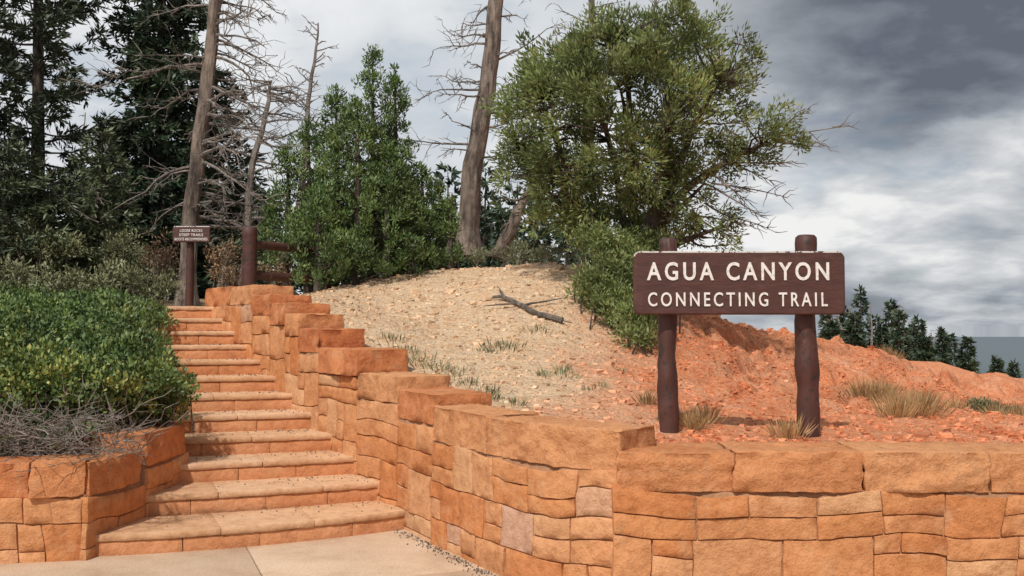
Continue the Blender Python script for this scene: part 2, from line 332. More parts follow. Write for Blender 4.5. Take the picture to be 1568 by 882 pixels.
# ---------------------------------------------------------------- walls
def mkpath(pts,smooth=0):
    pts=np.array(pts,float);seg=np.linalg.norm(np.diff(pts,axis=0),axis=1);S=np.concatenate([[0],np.cumsum(seg)])
    t=np.linspace(0,S[-1],int(S[-1]/.05)+2);P=np.stack([np.interp(t,S,pts[:,0]),np.interp(t,S,pts[:,1])],-1)
    for _ in range(smooth): P[1:-1]=(P[:-2]+P[1:-1]*2+P[2:])/4
    seg=np.linalg.norm(np.diff(P,axis=0),axis=1);t=np.concatenate([[0],np.cumsum(seg)])
    T=nrm(np.gradient(P,axis=0));Nn=np.stack([T[:,1],-T[:,0]],-1)
    def fn(s,z,d,warp=0):
        if warp:
            q=np.stack([s*1.9,z*2.6,0*s+5],-1);s2=s+warp*1.3*vnoise(q+40)+warp*.4*vnoise(q*2.7+40);z=z+(warp*vnoise(q)+warp*.35*vnoise(q*3))*np.clip(z*6,0,1)
        else: s2=s
        e=s2-np.clip(s2,0,t[-1]);sc=np.clip(s2,0,t[-1])
        px=np.interp(sc,t,P[:,0]);py=np.interp(sc,t,P[:,1]);nx=np.interp(sc,t,Nn[:,0]);ny=np.interp(sc,t,Nn[:,1])
        tx=-ny;ty=nx
        return np.stack([px+nx*d+tx*e,py+ny*d+ty*e,z],-1)
    return fn,t[-1],P,t
def wall(mb,fn,segs,thick,res,zb=lambda s:-.1,capth=.23,warp=.03,capw=(.5,.95),seed=0,capjit=.012,mw=(.38,.85),bh=(.26,.38),z00=-.1):
    R=np.random.default_rng(seed)
    for (s0,s1,top) in segs:
        cz=top-capth;z=z00;bands=[]
        while z<cz-.08:
            h=R.uniform(*bh);z2=z+h
            if cz-z2<.16: z2=cz
            bands.append((z,z2));z=z2
        base=zb((s0+s1)/2)-.25
        for (za,zt) in bands:
            if zt<base: continue
            s=s0
            while s<s1-.01:
                wd=R.uniform(*mw);e=s+wd
                if s1-e<.24:e=s1
                g=.0035
                def st(a,b_,c_,d_):
                    block(mb,lambda S,Zz,D:fn(S,Zz,D,warp),a+g,b_-g,c_+g,d_-g,-.14,R.uniform(.0,.010),res,r=.005,amp=.006,amp2=.008,mat=0,var=R.random(),chis=.028,floor=-.007)
                mode=R.random();hh=zt-za
                if hh<.20 or (mode<.22 and e-s<.6): st(s,e,za,zt)
                elif mode<.58 or e-s<.36:
                    zm=za+hh*R.uniform(.38,.62);
                    if e-s>.42 and R.random()<.65:
                        q=s+(e-s)*R.uniform(.35,.65);st(s,e,za,zm);st(s,q,zm,zt);st(q,e,zm,zt)
                    else: st(s,e,za,zm);st(s,e,zm,zt)
                else:
                    q=s+(e-s)*R.uniform(.35,.6);zm=za+hh*R.uniform(.4,.6)
                    if R.random()<.5: st(s,q,za,zt);st(q,e,za,zm);st(q,e,zm,zt)
                    else: st(q,e,za,zt);st(s,q,za,zm);st(s,q,zm,zt)
                s=e
        n=max(2,int((s1-s0)/.08));S=np.linspace(s0+.004,s1-.004,n);rows=[]
        for d,zz_ in((-.019,-.1),(-.019,cz+.01),(-thick+.03,cz+.01),(-thick+.03,-.1)):
            rows.append(fn(S,np.full(n,zz_),np.full(n,d),warp if d>-.1 and zz_<cz-1 else 0))
        V=np.concatenate(rows);f=[]
        for a in range(3):
            for i in range(n-1): f.append([a*n+i,a*n+i+1,(a+1)*n+i+1,(a+1)*n+i])
        f.append([0,n,2*n,3*n]);f.append([n-1,4*n-1,3*n-1,2*n-1])
        mb.add(V,f,2,.5)
        s=s0
        while s<s1-.01:
            wd=R.uniform(*capw);e=s+wd
            if s1-e<.3:e=s1
            j=R.uniform(-capjit,capjit)
            block(mb,fn,s+.003,e-.003,cz+.004,top+j,-thick,R.uniform(.012,.026),res,r=.010,amp=.014,amp2=.035,mat=1,var=R.random(),chis=.05,floor=-.025)
            s=e
MATS=[M_wall,M_cap,M_mortar]
pts=[(RL(12.72),12.72),(RL(10),10),(-.93,7.95),(-.52,7.15),(-.08,6.36),(.28,5.92),(.62,5.66)]
fn,Ls,P,t=mkpath(pts,5)
def s_at(y): return float(np.interp(-y,-P[:,1],t))
yb=[12.72,11.04,10.54,10.11,9.78,9.35,8.6,7.95,7.3];tops=[2.08,1.95,1.84,1.73,1.57,1.39,1.2,1.09]
mb=MB();segs=[(s_at(yb[i]),s_at(yb[i+1]),tops[i]) for i in range(8)]
wall(mb,fn,segs,.5,.04,zb=lambda s:np.interp(s,t,np.clip(.155*((P[:,1]-7.8)/.42+1),0,9)),seed=3,capw=(.7,1.2),mw=(.45,.85))
wall(mb,fn,[(s_at(7.3),Ls,1.0)],.42,.024,seed=6,capw=(.8,1.2),capth=.25,mw=(.34,.72),bh=(.24,.34))
mb.build('stepped_stone_wall',MATS,True)
fn,Ls,_,_=mkpath([(.60,5.6),(14,5.5)])
mb=MB();wall(mb,fn,[(0.0,4.2,.885)],.5,.022,seed=25,capw=(.5,.78),capjit=.006,mw=(.34,.70),bh=(.24,.32),z00=-.08);wall(mb,fn,[(4.2,9,.885)],.5,.06,seed=12)
mb.build('stone_wall',MATS,True)
mb=MB()
fn,Ls,_,_=mkpath([(-9,6.3),(-5,6.5),(-3.5,6.66),(-2.93,6.78)])
wall(mb,fn,[(0,Ls,.665)],.42,.03,seed=17,capw=(.4,.7),mw=(.34,.7))
fn,Ls,_,_=mkpath([(-2.905,6.80),(-2.78,7.5),(-2.73,8.3)])
wall(mb,fn,[(0,.68,.652)],.3,.03,seed=14,capw=(.4,.6));wall(mb,fn,[(.69,Ls,.79)],.62,.03,seed=31,capw=(.9,1.4),capth=.26)
mb.build('stone_wall',MATS,True)
# ---------------------------------------------------------------- steps
mb=MB();R=np.random.default_rng(4)
for k,Rp,a,Wd,zk in stairs:
    dr=np.array([math.cos(a),math.sin(a)]);nm=np.array([dr[1],-dr[0]]);L0=Rp-dr*(Wd+.12);WL=Wd+.24
    def fn(s,z,d,L0=L0,dr=dr,nm=nm,WL=WL,k=k):
        bl=.15*(1-(2*s/WL-1)**2) if k==1 else (.04*(1-(2*s/WL-1)**2) if k==2 else 0)
        D=d+bl;p=L0[None]+s[:,None]*dr+np.asarray(D)[:,None]*nm;return np.stack([p[:,0],p[:,1],z],-1)
    ns=3 if k<3 else 2;cut=np.concatenate([[0],np.sort((np.arange(1,ns)+R.uniform(-.2,.2,ns-1))/ns),[1]])*WL
    for i in range(ns):
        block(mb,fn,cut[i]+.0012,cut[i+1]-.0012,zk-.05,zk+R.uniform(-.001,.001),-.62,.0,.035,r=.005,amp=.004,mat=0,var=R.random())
    cut=np.concatenate([[0],np.sort((np.arange(1,ns+1)+R.uniform(-.2,.2,ns))/(ns+1)),[1]])*WL
    for i in range(ns+1):
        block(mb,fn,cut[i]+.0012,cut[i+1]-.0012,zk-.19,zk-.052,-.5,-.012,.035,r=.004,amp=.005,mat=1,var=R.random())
mb.build('stone_stairs',[M_tread,M_riser],True)
mb=MB()
for k,Rp,a,Wd,zk in stairs:
    dr=np.array([math.cos(a),math.sin(a)]);nm=np.array([dr[1],-dr[0]]);n=70
    tt=rng.random(n)**.6*Wd;dd=-.40*(1-rng.random(n)**2.5)-.02;bk=rng.random(n)<.4;tt=np.where(bk,rng.random(n)**.3*Wd,tt)
    p=(Rp-dr*Wd)[None]+tt[:,None]*dr+dd[:,None]*nm;s=.002+.005*rng.random(n)**2
    V=cube[None]*(.5+.7*rng.random((n,8,3)))*s[:,None,None]+np.stack([p[:,0],p[:,1],np.full(n,zk+.003)],-1)[:,None]
    mb.add(V.reshape(-1,3),(cf[None]+8*np.arange(n)[:,None,None]).reshape(-1,4),0,.5)
mb.build('step_grit',[M_bark])
# ---------------------------------------------------------------- text
def text(name,body,x0,x1,z0,z1,y,mat,parent,spacing=1.15,th=.006,off=.012):
    cu=bpy.data.curves.new(name,'FONT');cu.body=body;cu.space_character=spacing;cu.extrude=.01;cu.offset=off;cu.resolution_u=4
    ob=bpy.data.objects.new(name+'_c',cu);scene.collection.objects.link(ob)
    bpy.context.view_layer.update();dg=bpy.context.evaluated_depsgraph_get();me=bpy.data.meshes.new_from_object(ob.evaluated_get(dg));bpy.data.objects.remove(ob)
    co=np.zeros(len(me.vertices)*3,np.float32);me.vertices.foreach_get('co',co);co=co.reshape(-1,3)
    mn,mx=co.min(0),co.max(0);q=(co-mn)/(mx-mn)
    new=np.stack([x0+q[:,0]*(x1-x0),y-q[:,2]*th,z0+q[:,1]*(z1-z0)],-1).astype(np.float32)
    me.vertices.foreach_set('co',new.ravel());me.update();me.materials.clear();me.materials.append(mat)
    o2=bpy.data.objects.new(name,me);scene.collection.objects.link(o2);o2.parent=parent;return o2
m,nt,b,o=newmat('sign_white_paint');nz=noise(nt,40,4);nt.links.new(ramp(nt,[(.3,(.52,.47,.43)),(.5,(.78,.75,.71))],nz).outputs[0],b.inputs['Base Color']);b.inputs['Roughness'].default_value=.6;M_white=m
def brown(name,chip):
    m,nt,b,o=newmat(name);mp=N(nt,'ShaderNodeMapping');mp.inputs['Scale'].default_value=(.25,1,1.0) if chip else (1,1,.3);nt.links.new(pos(nt),mp.inputs[0])
    n=noise(nt,22,6,mp.outputs[0],.7);c=ramp(nt,[(.3,(.05,.018,.013)),(.7,(.095,.033,.025))],n).outputs[0]
    n2=noise(nt,6,5);c=mix(nt,c,(.14,.07,.055),math_(nt,'MULTIPLY',ramp(nt,[(.55,(0,0,0)),(.7,(1,1,1))],n2).outputs[0],.35))
    if chip:
        g=nt.nodes.new('ShaderNodeNewGeometry');s=nt.nodes.new('ShaderNodeSeparateXYZ');nt.links.new(g.outputs['Normal'],s.inputs[0])
        k=math_(nt,'GREATER_THAN',s.outputs[2],.25);n3=noise(nt,28,4);k=math_(nt,'MULTIPLY',k,math_(nt,'GREATER_THAN',n3,.44))
        c=mix(nt,c,(.5,.45,.42),k)
    else:
        n3=noise(nt,13,5,None,.7);c=mix(nt,c,(.03,.018,.014),mrng(nt,n3,.55,.62))
        n4=noise(nt,9,4,mp.outputs[0],.7);c=mix(nt,c,(.2,.11,.085),math_(nt,'MULTIPLY',mrng(nt,n4,.6,.66),.6))
    nt.links.new(c,b.inputs['Base Color']);b.inputs['Roughness'].default_value=.6;bump(nt,n,.6,.01,b);return m
M_board=brown('sign_brown_paint',True);M_post=brown('post_brown_paint',False)
def board(name,x0,x1,z0,z1,y0,y1,r,parent):
    bm=bmesh.new();pts=[]
    for cx,cz,a0 in((x1-r,z0+r,-90),(x1-r,z1-r,0),(x0+r,z1-r,90),(x0+r,z0+r,180)):
        for i in range(7):
            a=math.radians(a0+i*15);pts.append((cx+r*math.cos(a),cz+r*math.sin(a)))
    v=[bm.verts.new((p[0],y0,p[1])) for p in pts];f=bm.faces.new(v)
    e=bmesh.ops.extrude_face_region(bm,geom=[f]);bmesh.ops.translate(bm,verts=[q for q in e['geom'] if isinstance(q,bmesh.types.BMVert)],vec=(0,y1-y0,0))
    bmesh.ops.recalc_face_normals(bm,faces=bm.faces[:])
    ed=[q for q in bm.edges if abs(q.verts[0].co.y-q.verts[1].co.y)<1e-6]
    bmesh.ops.bevel(bm,geom=ed,offset=min(.012,(y1-y0)*.3),segments=3,affect='EDGES',profile=.5)
    me=bpy.data.meshes.new(name);bm.to_mesh(me);bm.free();me.materials.append(M_board)
    o=bpy.data.objects.new(name,me);scene.collection.objects.link(o);o.parent=parent;return o
def empty(name):
    e=bpy.data.objects.new(name,None);scene.collection.objects.link(e);return e
E=empty('trail_sign')
board('board',.863,2.361,1.684,2.135,6.93,7.0,.05,E)
text('title_text','AGUA CANYON',.955,2.245,1.926,2.056,6.929,M_white,E,1.35,off=.018)
text('subtitle_text','CONNECTING TRAIL',.962,2.232,1.742,1.842,6.929,M_white,E,1.4,off=.010)
def logpost(name,px,d,r,zt,parent,lean=0):
    mb=MB();x=(px-784)*d/F;zb_=.55;n=40;z=np.linspace(zb_,zt,n);rr=r*(1+.14*np.clip((1.15-z)/.4,0,1)+.05*np.sin(z*9+px)+.03*np.sin(z*23+px))
    tube(mb,np.stack([x+.008*np.sin(z*5+px)+lean*(z-1.5),d+0*z,z],-1),rr,20,0,.5,.14,True);mb.build(name,[M_post],True,parent)
logpost('post_left',1022,7.09,.068,2.225,E);logpost('post_right',1234,7.09,.076,2.245,E,.0)
E=empty('warning_sign');x0,x1=W(264,0,12.8)[0],W(321,0,12.8)[0]
board('board',x0,x1,CH+(500-371)*12.8/F,CH+(500-346)*12.8/F,12.77,12.81,.02,E)
for i,(tx,fr) in enumerate((('LOOSE ROCKS',(.2,.8)),('STEEP TRAILS',(.18,.82)),('BOOTS RECOMMENDED',(.06,.94)))):
    zc=CH+(500-351-i*6.6)*12.8/F
    text('text_line_%d'%(i+1),tx,x0+(x1-x0)*fr[0],x0+(x1-x0)*fr[1],zc-.034,zc,12.769,M_white,E,1.1,.004,.01)
mb=MB();z=np.linspace(1.7,2.75,12);xx=W(291,0,12.9)[0];tube(mb,np.stack([xx+0*z,12.88+0*z,z],-1),.05,12,0,.5,.06,True);mb.build('post',[M_post],True,E)
mb=MB();D_=12.95;xx=W(381,0,D_)[0];z=np.linspace(1.75,CH+150*D_/F,14);tube(mb,np.stack([xx+0*z,D_+0*z,z],-1),.098,14,0,.5,.05,True)
x2=W(500,0,14.1)[0];z=np.linspace(1.8,2.75,14);tube(mb,np.stack([x2+0*z,14.1+0*z,z],-1),.09,14,0,.5,.05,True)
for zz_ in(373,421):
    za=CH+(500-zz_)*D_/F;tt=np.linspace(0,1,10);tube(mb,np.stack([xx+(x2-xx)*tt,D_+1.15*tt,za+0*tt-.02*tt],-1),.06,10,0,.5,.06)
mb.build('wooden_fence',[M_post],True)
# ---------------------------------------------------------------- vegetation materials
ML_broad=leafmat('mahogany_leaf',[(0,(.055,.075,.025)),(.4,(.155,.20,.065)),(.75,(.26,.31,.105)),(.93,(.38,.35,.14)),(1,(.38,.21,.08))],.3)
ML_jun=leafmat('juniper_leaf',[(0,(.03,.058,.016)),(.5,(.09,.15,.038)),(1,(.185,.24,.065))],0)
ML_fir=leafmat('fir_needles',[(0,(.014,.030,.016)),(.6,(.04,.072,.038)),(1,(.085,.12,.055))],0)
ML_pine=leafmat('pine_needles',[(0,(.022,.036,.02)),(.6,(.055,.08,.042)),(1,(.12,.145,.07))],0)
ML_manz=leafmat('manzanita_leaf',[(0,(.03,.06,.016)),(.5,(.088,.145,.038)),(.85,(.17,.23,.055)),(1,(.34,.33,.08))],0)
ML_sage=leafmat('shrub_leaf',[(0,(.07,.075,.03)),(.5,(.16,.17,.08)),(1,(.28,.27,.14))],0)
ML_grass=leafmat('dry_grass',[(0,(.2,.12,.05)),(.5,(.44,.28,.13)),(1,(.62,.42,.22))],.25)
ML_dry=leafmat('dry_twig_leaf',[(0,(.12,.07,.04)),(1,(.32,.2,.11))],0)
def unit(n): return nrm(rng.normal(size=(n,3)))
def curve(a,b,n=6,bend=.15,up=0.0):
    a,b=np.array(a,float),np.array(b,float);t=np.linspace(0,1,n)[:,None];L=np.linalg.norm(b-a)
    o=rng.normal(size=3)*bend*L;o2=rng.normal(size=3)*bend*L*.4
    return a+(b-a)*t+o*(t*(1-t))*1.6+o2*np.sin(t*np.pi*2)*.5+np.array([0,0,up*L])*(t*(1-t))*2
def clumpleaves(mb,c,rc,nl,L,Wd,mat,up=.5,outc=None,vb=0.0,out=1.0):
    n=len(c);cv=rng.random(n)*.55+vb
    cc_=np.repeat(c,nl,0);u=unit(n*nl);r=(rng.random(n*nl)**.5)*np.repeat(np.broadcast_to(rc,(n,)),nl)
    p=cc_+u*r[:,None]
    d=u*out+np.array([0,0,up])+rng.normal(size=(n*nl,3))*.5
    if outc is not None: d=d+nrm(cc_-outc)*.8
    v=np.clip(np.repeat(cv,nl)+rng.random(n*nl)*.4+u[:,2]*.08,0,1)
    leaves(mb,p,d,L,Wd,mat,v)
# ---------- big broadleaf tree
mb=MB();D0=12.9;base=np.array([1.55,13.0,2.2])
ell=[(930,185,150,150,1.4),(1060,150,110,120,1.1),(845,170,85,105,.9),(985,70,115,60,.9),(1150,205,75,55,.7),(850,290,85,65,.8),(1010,290,120,75,1.0),(790,250,32,50,.4),(905,70,60,55,.6),(1105,90,55,55,.6),(1095,350,60,28,.4),(930,330,80,45,.7),(815,120,40,45,.5)]
ar=np.array([e[2]*e[3]*e[4] for e in ell],float);ar/=ar.sum();cl=[]
cnt=(ar**.8/(ar**.8).sum()*860).astype(int)
for e,k in zip(ell,cnt):
    c0=W(e[0],e[1],D0);u=unit(k);rr=(.5+.55*rng.random(k)**.7)[:,None]*(1+.2*vnoise(u*2.3+e[0])[:,None])
    cl.append(c0+u*rr*np.array([e[2]*D0/F,e[4],e[3]*D0/F]))
cl=np.concatenate(cl)
keep=vnoise(cl*1.5+3)>-.45;keep|=rng.random(len(cl))<.35;cl=cl[keep]
limbs=[]
for tx,ty,dy in((830,150,-.3),(880,70,.3),(960,50,-.2),(1040,70,.4),(1110,120,-.3),(1190,215,.1),(850,270,-.5),(930,200,-.8),(1020,200,-.6),(1080,280,.2),(950,130,.8),(800,230,.2),(1120,345,-.1)):
    e=W(tx,ty,D0+dy);st=base+np.array([rng.uniform(-.35,.35),rng.uniform(-.2,.2),0]);pth=curve(st,e,14,.10,.10)
    tube(mb,pth,np.linspace(.085,.018,14)*rng.uniform(.7,1.25),7,0,.5,.15);limbs.append(pth[3:])
LP=np.concatenate(limbs)
for c in cl:
    dd=np.linalg.norm(LP-c,axis=1)+(LP[:,2]>c[2]+.1)*1.0;j=dd.argmin();tube(mb,curve(LP[j],c,5,.15),np.linspace(.016,.004,5),4,0,.5)
clumpleaves(mb,cl,.10+.11*rng.random(len(cl)),76,.078,.023,1,.5,W(960,230,D0))
for a,b_ in(((1180,205),(1303,190)),((1190,215),(1270,222)),((1150,230),(1240,165)),((1100,290),(1165,330)),((1080,310),(1188,355)),((1060,330),(1150,345)),((1090,280),(1200,300)),((1060,320),(1130,370)),((820,70),(800,130)),((1000,20),(1010,-20)),((1120,60),(1160,70)),((1100,240),(1180,275)),((1080,260),(1150,310)),((1120,250),(1215,245))):
    A,B=W(*a,D0),W(*b_,D0);p=curve(A,B,9,.06);tube(mb,p,np.linspace(.016,.004,9),5,2)
    for _ in range(12):
        j=rng.integers(2,9);tube(mb,curve(p[j],p[j]+nrm(B-A+rng.normal(size=3)*.5)*rng.uniform(.12,.3)*np.array([1,1,1]),4,.2),np.linspace(.007,.002,4),4,2)
mb.build('mountain_mahogany_tree',[M_barkd,ML_broad,M_dead])
def shrub(name,pts,nl,L,Wd,mats,rc=.14,up=.6,stem=True,vb=0,cnt=60):
    mb=MB();cl=[]
    for px,py,rx,ry,d in pts:
        k=max(4,int(cnt*(rx*ry)/2500*(d/12)**2));u=unit(k);cl.append(W(px,py,d)+u*(rng.random(k)[:,None]**.4)*np.array([rx*d/F,rx*d/F*.8,ry*d/F]))
    cl=np.concatenate(cl)
    gz=H(cl[:,0],cl[:,1],False);cl[:,2]=np.maximum(cl[:,2],gz+.03)
    if stem:
        for c in cl[::3]:
            b_=np.array([c[0]*.7+cl[:,0].mean()*.3,c[1],0]) if len(pts)<4 else np.array([c[0]+rng.normal()*.1,c[1]+rng.normal()*.1,0])
            b_[2]=H(b_[0],b_[1],False)[0]-.03;tube(mb,curve(b_,c,5,.12),np.linspace(.012,.003,5),4,0)
    clumpleaves(mb,cl,rc*(.7+.6*rng.random(len(cl))),nl,L,Wd,1,up,None,vb);return mb.build(name,mats)
shrub('mahogany_shrub',[(925,372,52,26,12.2),(960,425,60,45,11.8),(908,440,30,28,11.9),(985,485,36,35,11.2),(940,470,30,25,11.4),(1000,380,36,24,12.4),(975,515,26,16,10.8)],60,.065,.02,[M_barkd,ML_broad],.12,.6,cnt=80)
# ---------- junipers
def juniper(name,spires,d,total):
    mb=MB();allc=[]
    for (ax,ay,hw,by,dy) in spires:
        k=int(total*hw*(by-ay));t=rng.random(k)**.75;ph=rng.random(k)*6.283
        prof=np.where(t<.8,(t/.8)**.75,1-(t-.8)*1.1)
        lob=vnoise(np.stack([np.cos(ph)*1.6,np.sin(ph)*1.6,t*6+ax],-1))
        r=hw*d/F*prof*(.5+.6*rng.random(k)**.6)*(1+.42*lob)
        top=W(ax,ay,d+dy);zb_=CH+(HZ-by)*d/F
        c=np.stack([top[0]+r*np.cos(ph),top[1]+r*np.sin(ph),top[2]+(zb_-top[2])*t],-1);allc.append(c)
        tube(mb,[[top[0],top[1],zb_-.4],[top[0]+.02,top[1],(zb_+top[2])/2],top],[.07,.04,.008],6,0)
        for q in c[::9]: tube(mb,curve([top[0],top[1],q[2]-.2],q,4,.1),[.014,.01,.007,.003],4,0)
    c=np.concatenate(allc);n=len(c)
    clumpleaves(mb,c,.05+.09*rng.random(n),46,.065,.021,1,.9,None,0,.8)
    return mb.build(name,[M_barkd,ML_jun])
juniper('juniper_tree',[(568,72,64,400,0),(603,100,42,380,.3),(512,128,60,420,-.2),(545,150,85,425,-.5),(470,175,54,425,.2),(438,215,40,400,.1),(485,290,62,440,-.7),(590,220,72,420,-.4)],14.4,.0096)
juniper('juniper_tree',[(645,250,36,415,0),(672,262,28,400,.1),(688,300,20,400,-.1),(630,300,46,425,-.4)],14.6,.0115)
# ---------- conifers
def conifer(name,base,Ht,R,t0,nbr,twn,nn,L,Wd,mats,droop=.25,inner=.2,prof=.7,twl=.33,lean=(0,0),r0=.16,tmax=1.0,mb=None,elev=.25,vb=0,bsides=5):
    own=mb is None
    if own: mb=MB()
    base=np.array(base,float);n=14;tt=np.linspace(0,1,n)
    trunk=base+np.stack([lean[0]*tt*Ht+.03*np.sin(tt*9),lean[1]*tt*Ht,tt*Ht],-1);tube(mb,trunk,r0*(1-tt)**.8+.012,8,0,.5,.12)
    for i in range(nbr):
        t=t0+(tmax-t0)*(i+rng.random())/nbr;l=R*((1-t)/(1-t0))**prof*rng.uniform(.4,1.2)+.12
        p0=np.array([np.interp(t,tt,trunk[:,a]) for a in range(3)]);az=i*2.4+rng.normal()*.4
        h=np.array([math.cos(az),math.sin(az),0]);u=np.linspace(0,1,7);el=elev*(t*1.6-.3)+rng.normal()*.16
        pth=p0+h*(u*l)[:,None]+np.array([0,0,1])*((el*u-droop*u*u+.12*u**4)*l)[:,None]
        tube(mb,pth,np.linspace(.010+.011*l,.004,7),bsides,0)
        m=max(3,int(twn*l/R));uu=inner+(1-inner)*rng.random(m)
        p=np.stack([np.interp(uu,u,pth[:,a]) for a in range(3)],-1);side=np.array([-h[1],h[0],0])
        sg=np.where(rng.random(m)<.5,-1,1)[:,None];td=nrm(side*sg*.9+h*.7+rng.normal(size=(m,3))*.38+np.array([0,0,-.05]))
        tl=(twl*l*(1-uu*.75)+.12)
        q=rng.random((m,nn));P_=p[:,None]+td[:,None]*(q*tl[:,None])[...,None]-np.array([0,0,1])*(q**2*tl[:,None]*.18)[...,None]
        dd=td[:,None]+rng.normal(size=(m,nn,3))*.5+np.array([0,0,.1])
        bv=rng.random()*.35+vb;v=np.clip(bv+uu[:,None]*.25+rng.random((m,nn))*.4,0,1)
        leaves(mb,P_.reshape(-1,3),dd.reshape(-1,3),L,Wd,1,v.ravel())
    if own: return mb.build(name,mats)
conifer('fir_tree',[W(243,0,18.5)[0],18.5,1.9],9.3,1.25,.03,260,24,11,.15,.045,[M_barkd,ML_fir],prof=.5,r0=.12,tmax=.98,inner=.1)
conifer('fir_tree',[W(188,0,20)[0],20.5,1.9],3.9,1.1,.03,90,18,11,.15,.045,[M_barkd,ML_fir],prof=.6,r0=.08,inner=.1)
conifer('fir_tree',[W(325,0,20)[0],20,1.9],5.0,1.1,.03,120,18,11,.15,.045,[M_barkd,ML_fir],prof=.55,r0=.1,inner=.1)
conifer('pine_tree',[W(30,0,17)[0],17.5,1.9],12,1.2,.04,150,20,14,.16,.036,[M_barkd,ML_pine],droop=-.22,inner=.3,prof=.3,twl=.2,r0=.12,tmax=.95)
conifer('pine_tree',[W(-110,0,16)[0],16,1.9],10,1.4,.03,90,20,13,.17,.045,[M_barkd,ML_pine],droop=-.05,inner=.2,prof=.4,twl=.25)
conifer('pine_sapling',[W(150,0,16)[0],16,1.9],2.9,.9,.03,90,14,12,.11,.03,[M_barkd,ML_pine],prof=.7,r0=.04,vb=.3,inner=.1)
conifer('pine_sapling',[W(75,0,15.5)[0],15.5,1.9],2.2,1.1,.03,90,14,12,.12,.03,[M_barkd,ML_pine],prof=.6,r0=.04,vb=.25,inner=.1)
conifer('pine_sapling',[W(5,0,15)[0],15,1.9],2.5,1.0,.03,90,14,12,.12,.03,[M_barkd,ML_pine],prof=.6,r0=.04,vb=.15,inner=.1)
# ---------- dead trees
def dead(name,path,r0,r1,nb,bl,t0,mats,side=0,seed=0,sub=7,tips=1,droop=.15,updn=0.0):
    R=np.random.default_rng(seed);mb=MB();path=np.array(path,float);n=40;t=np.linspace(0,1,n);tp=np.linspace(0,1,len(path))
    P_=np.stack([np.interp(t,tp,path[:,a]) for a in range(3)],-1);P_[:,0]+=.018*np.sin(t*11+seed)+.006*np.sin(t*37+seed);rad=r0+(r1-r0)*t**.8
    rad[0]*=1.45;rad[1]*=1.25;rad[2]*=1.1
    tube(mb,P_,rad,14,0,.5,.16)
    for i in range(nb):
        a=t0+(1-t0)*(i+R.random())/nb;p0=np.array([np.interp(a,t,P_[:,k]) for k in range(3)])
        l=bl*R.uniform(.3,1.15)*(1-.45*a);az=R.uniform(-1,1)*.9+(0 if R.random()<.5+side*.5 else math.pi)
        h=np.array([math.cos(az),math.sin(az)*.9,0]);u=np.linspace(0,1,8);el=R.uniform(-.25,.35)+updn
        wig=np.cumsum(R.normal(size=(8,3))*.045*l,0)
        b=p0+h*(u*l)[:,None]+np.array([0,0,1])*((el*u-droop*u*u+ .1*u**3)*l)[:,None]+wig*u[:,None]
        tube(mb,b,np.linspace(.010+.014*l,.004,8),5,1)
        for _ in range(sub):
            j=R.integers(2,8);dr=nrm(h*.7+R.normal(size=3)*.6+np.array([0,0,-.15]));l2=l*R.uniform(.15,.42)
            q=b[j]+dr*np.linspace(0,l2,5)[:,None]+np.cumsum(R.normal(size=(5,3))*.06*l2,0);tube(mb,q,np.linspace(.008,.003,5),4,1)
            for _ in range(tips):
                j2=R.integers(1,5);dr2=nrm(dr+R.normal(size=3)*.7);q2=q[j2]+dr2*np.linspace(0,l2*.45,3)[:,None];tube(mb,q2,[.005,.004,.002],3,1)
    return mb.build(name,mats)
D=14.8
dead('dead_pine_tree',[W(286,470,D),W(292,330,D),W(303,200,D),W(318,80,D),W(330,-30,D),W(338,-150,D)],.14,.08,72,1.7,.16,[M_barkr,M_dead],side=.6,seed=3,sub=9,tips=2,droop=.5)
dead('dead_tree',[W(372,440,17),W(385,250,17),W(408,150,17),W(412,120,17)],.08,.02,40,1.2,.15,[M_dead,M_dead],seed=8,sub=7,tips=2)
dead('dead_tree',[W(455,350,19),W(470,160,19),W(484,30,19)],.09,.015,18,.75,.4,[M_dead,M_dead],seed=11,sub=4,updn=.6)
D=16.5
dead('dead_pine_tree',[W(714,392,D),W(722,280,D),W(738,170,D),W(750,90,D),W(762,-20,D),W(770,-120,D)],.20,.11,30,1.5,.25,[M_barkr,M_dead],side=-.2,seed=21,sub=7,tips=2,droop=.1,updn=.1)
dead('dead_tree',[W(900,250,20),W(905,60,20),W(912,-60,20)],.13,.05,16,1.1,.3,[M_bark,M_dead],seed=33,sub=5,updn=.3)
dead('dead_tree',[W(762,395,15.5),W(790,330,15.5),W(822,270,15.6)],.13,.05,6,.6,.4,[M_barkr,M_dead],seed=35,sub=4)
dead('dead_tree',[W(118,420,24),W(124,170,24)],.05,.012,12,.5,.3,[M_dead,M_dead],seed=41,sub=3)
mb=MB();A=W(755,440,12.2);B=W(862,488,11.2)
def onG(p,o=.03): p=np.array(p);p[:,2]=H(p[:,0],p[:,1])+o;return p
tt=np.linspace(0,1,12)[:,None];p=onG(A+(B-A)*tt+np.array([0,.1,0])*np.sin(tt*7),.05);tube(mb,p,np.linspace(.02,.035,12),6,0)
for j,(dx,dy) in((2,(-.1,.5)),(5,(.5,.3)),(7,(.4,-.3)),(4,(-.4,-.1))):
    q=p[j]+np.array([dx,dy,0])*np.linspace(0,1,6)[:,None];q=onG(q,.06);q[0]=p[j];tube(mb,q,np.linspace(.018,.005,6),5,0)
mb.build('fallen_branch',[M_bark])
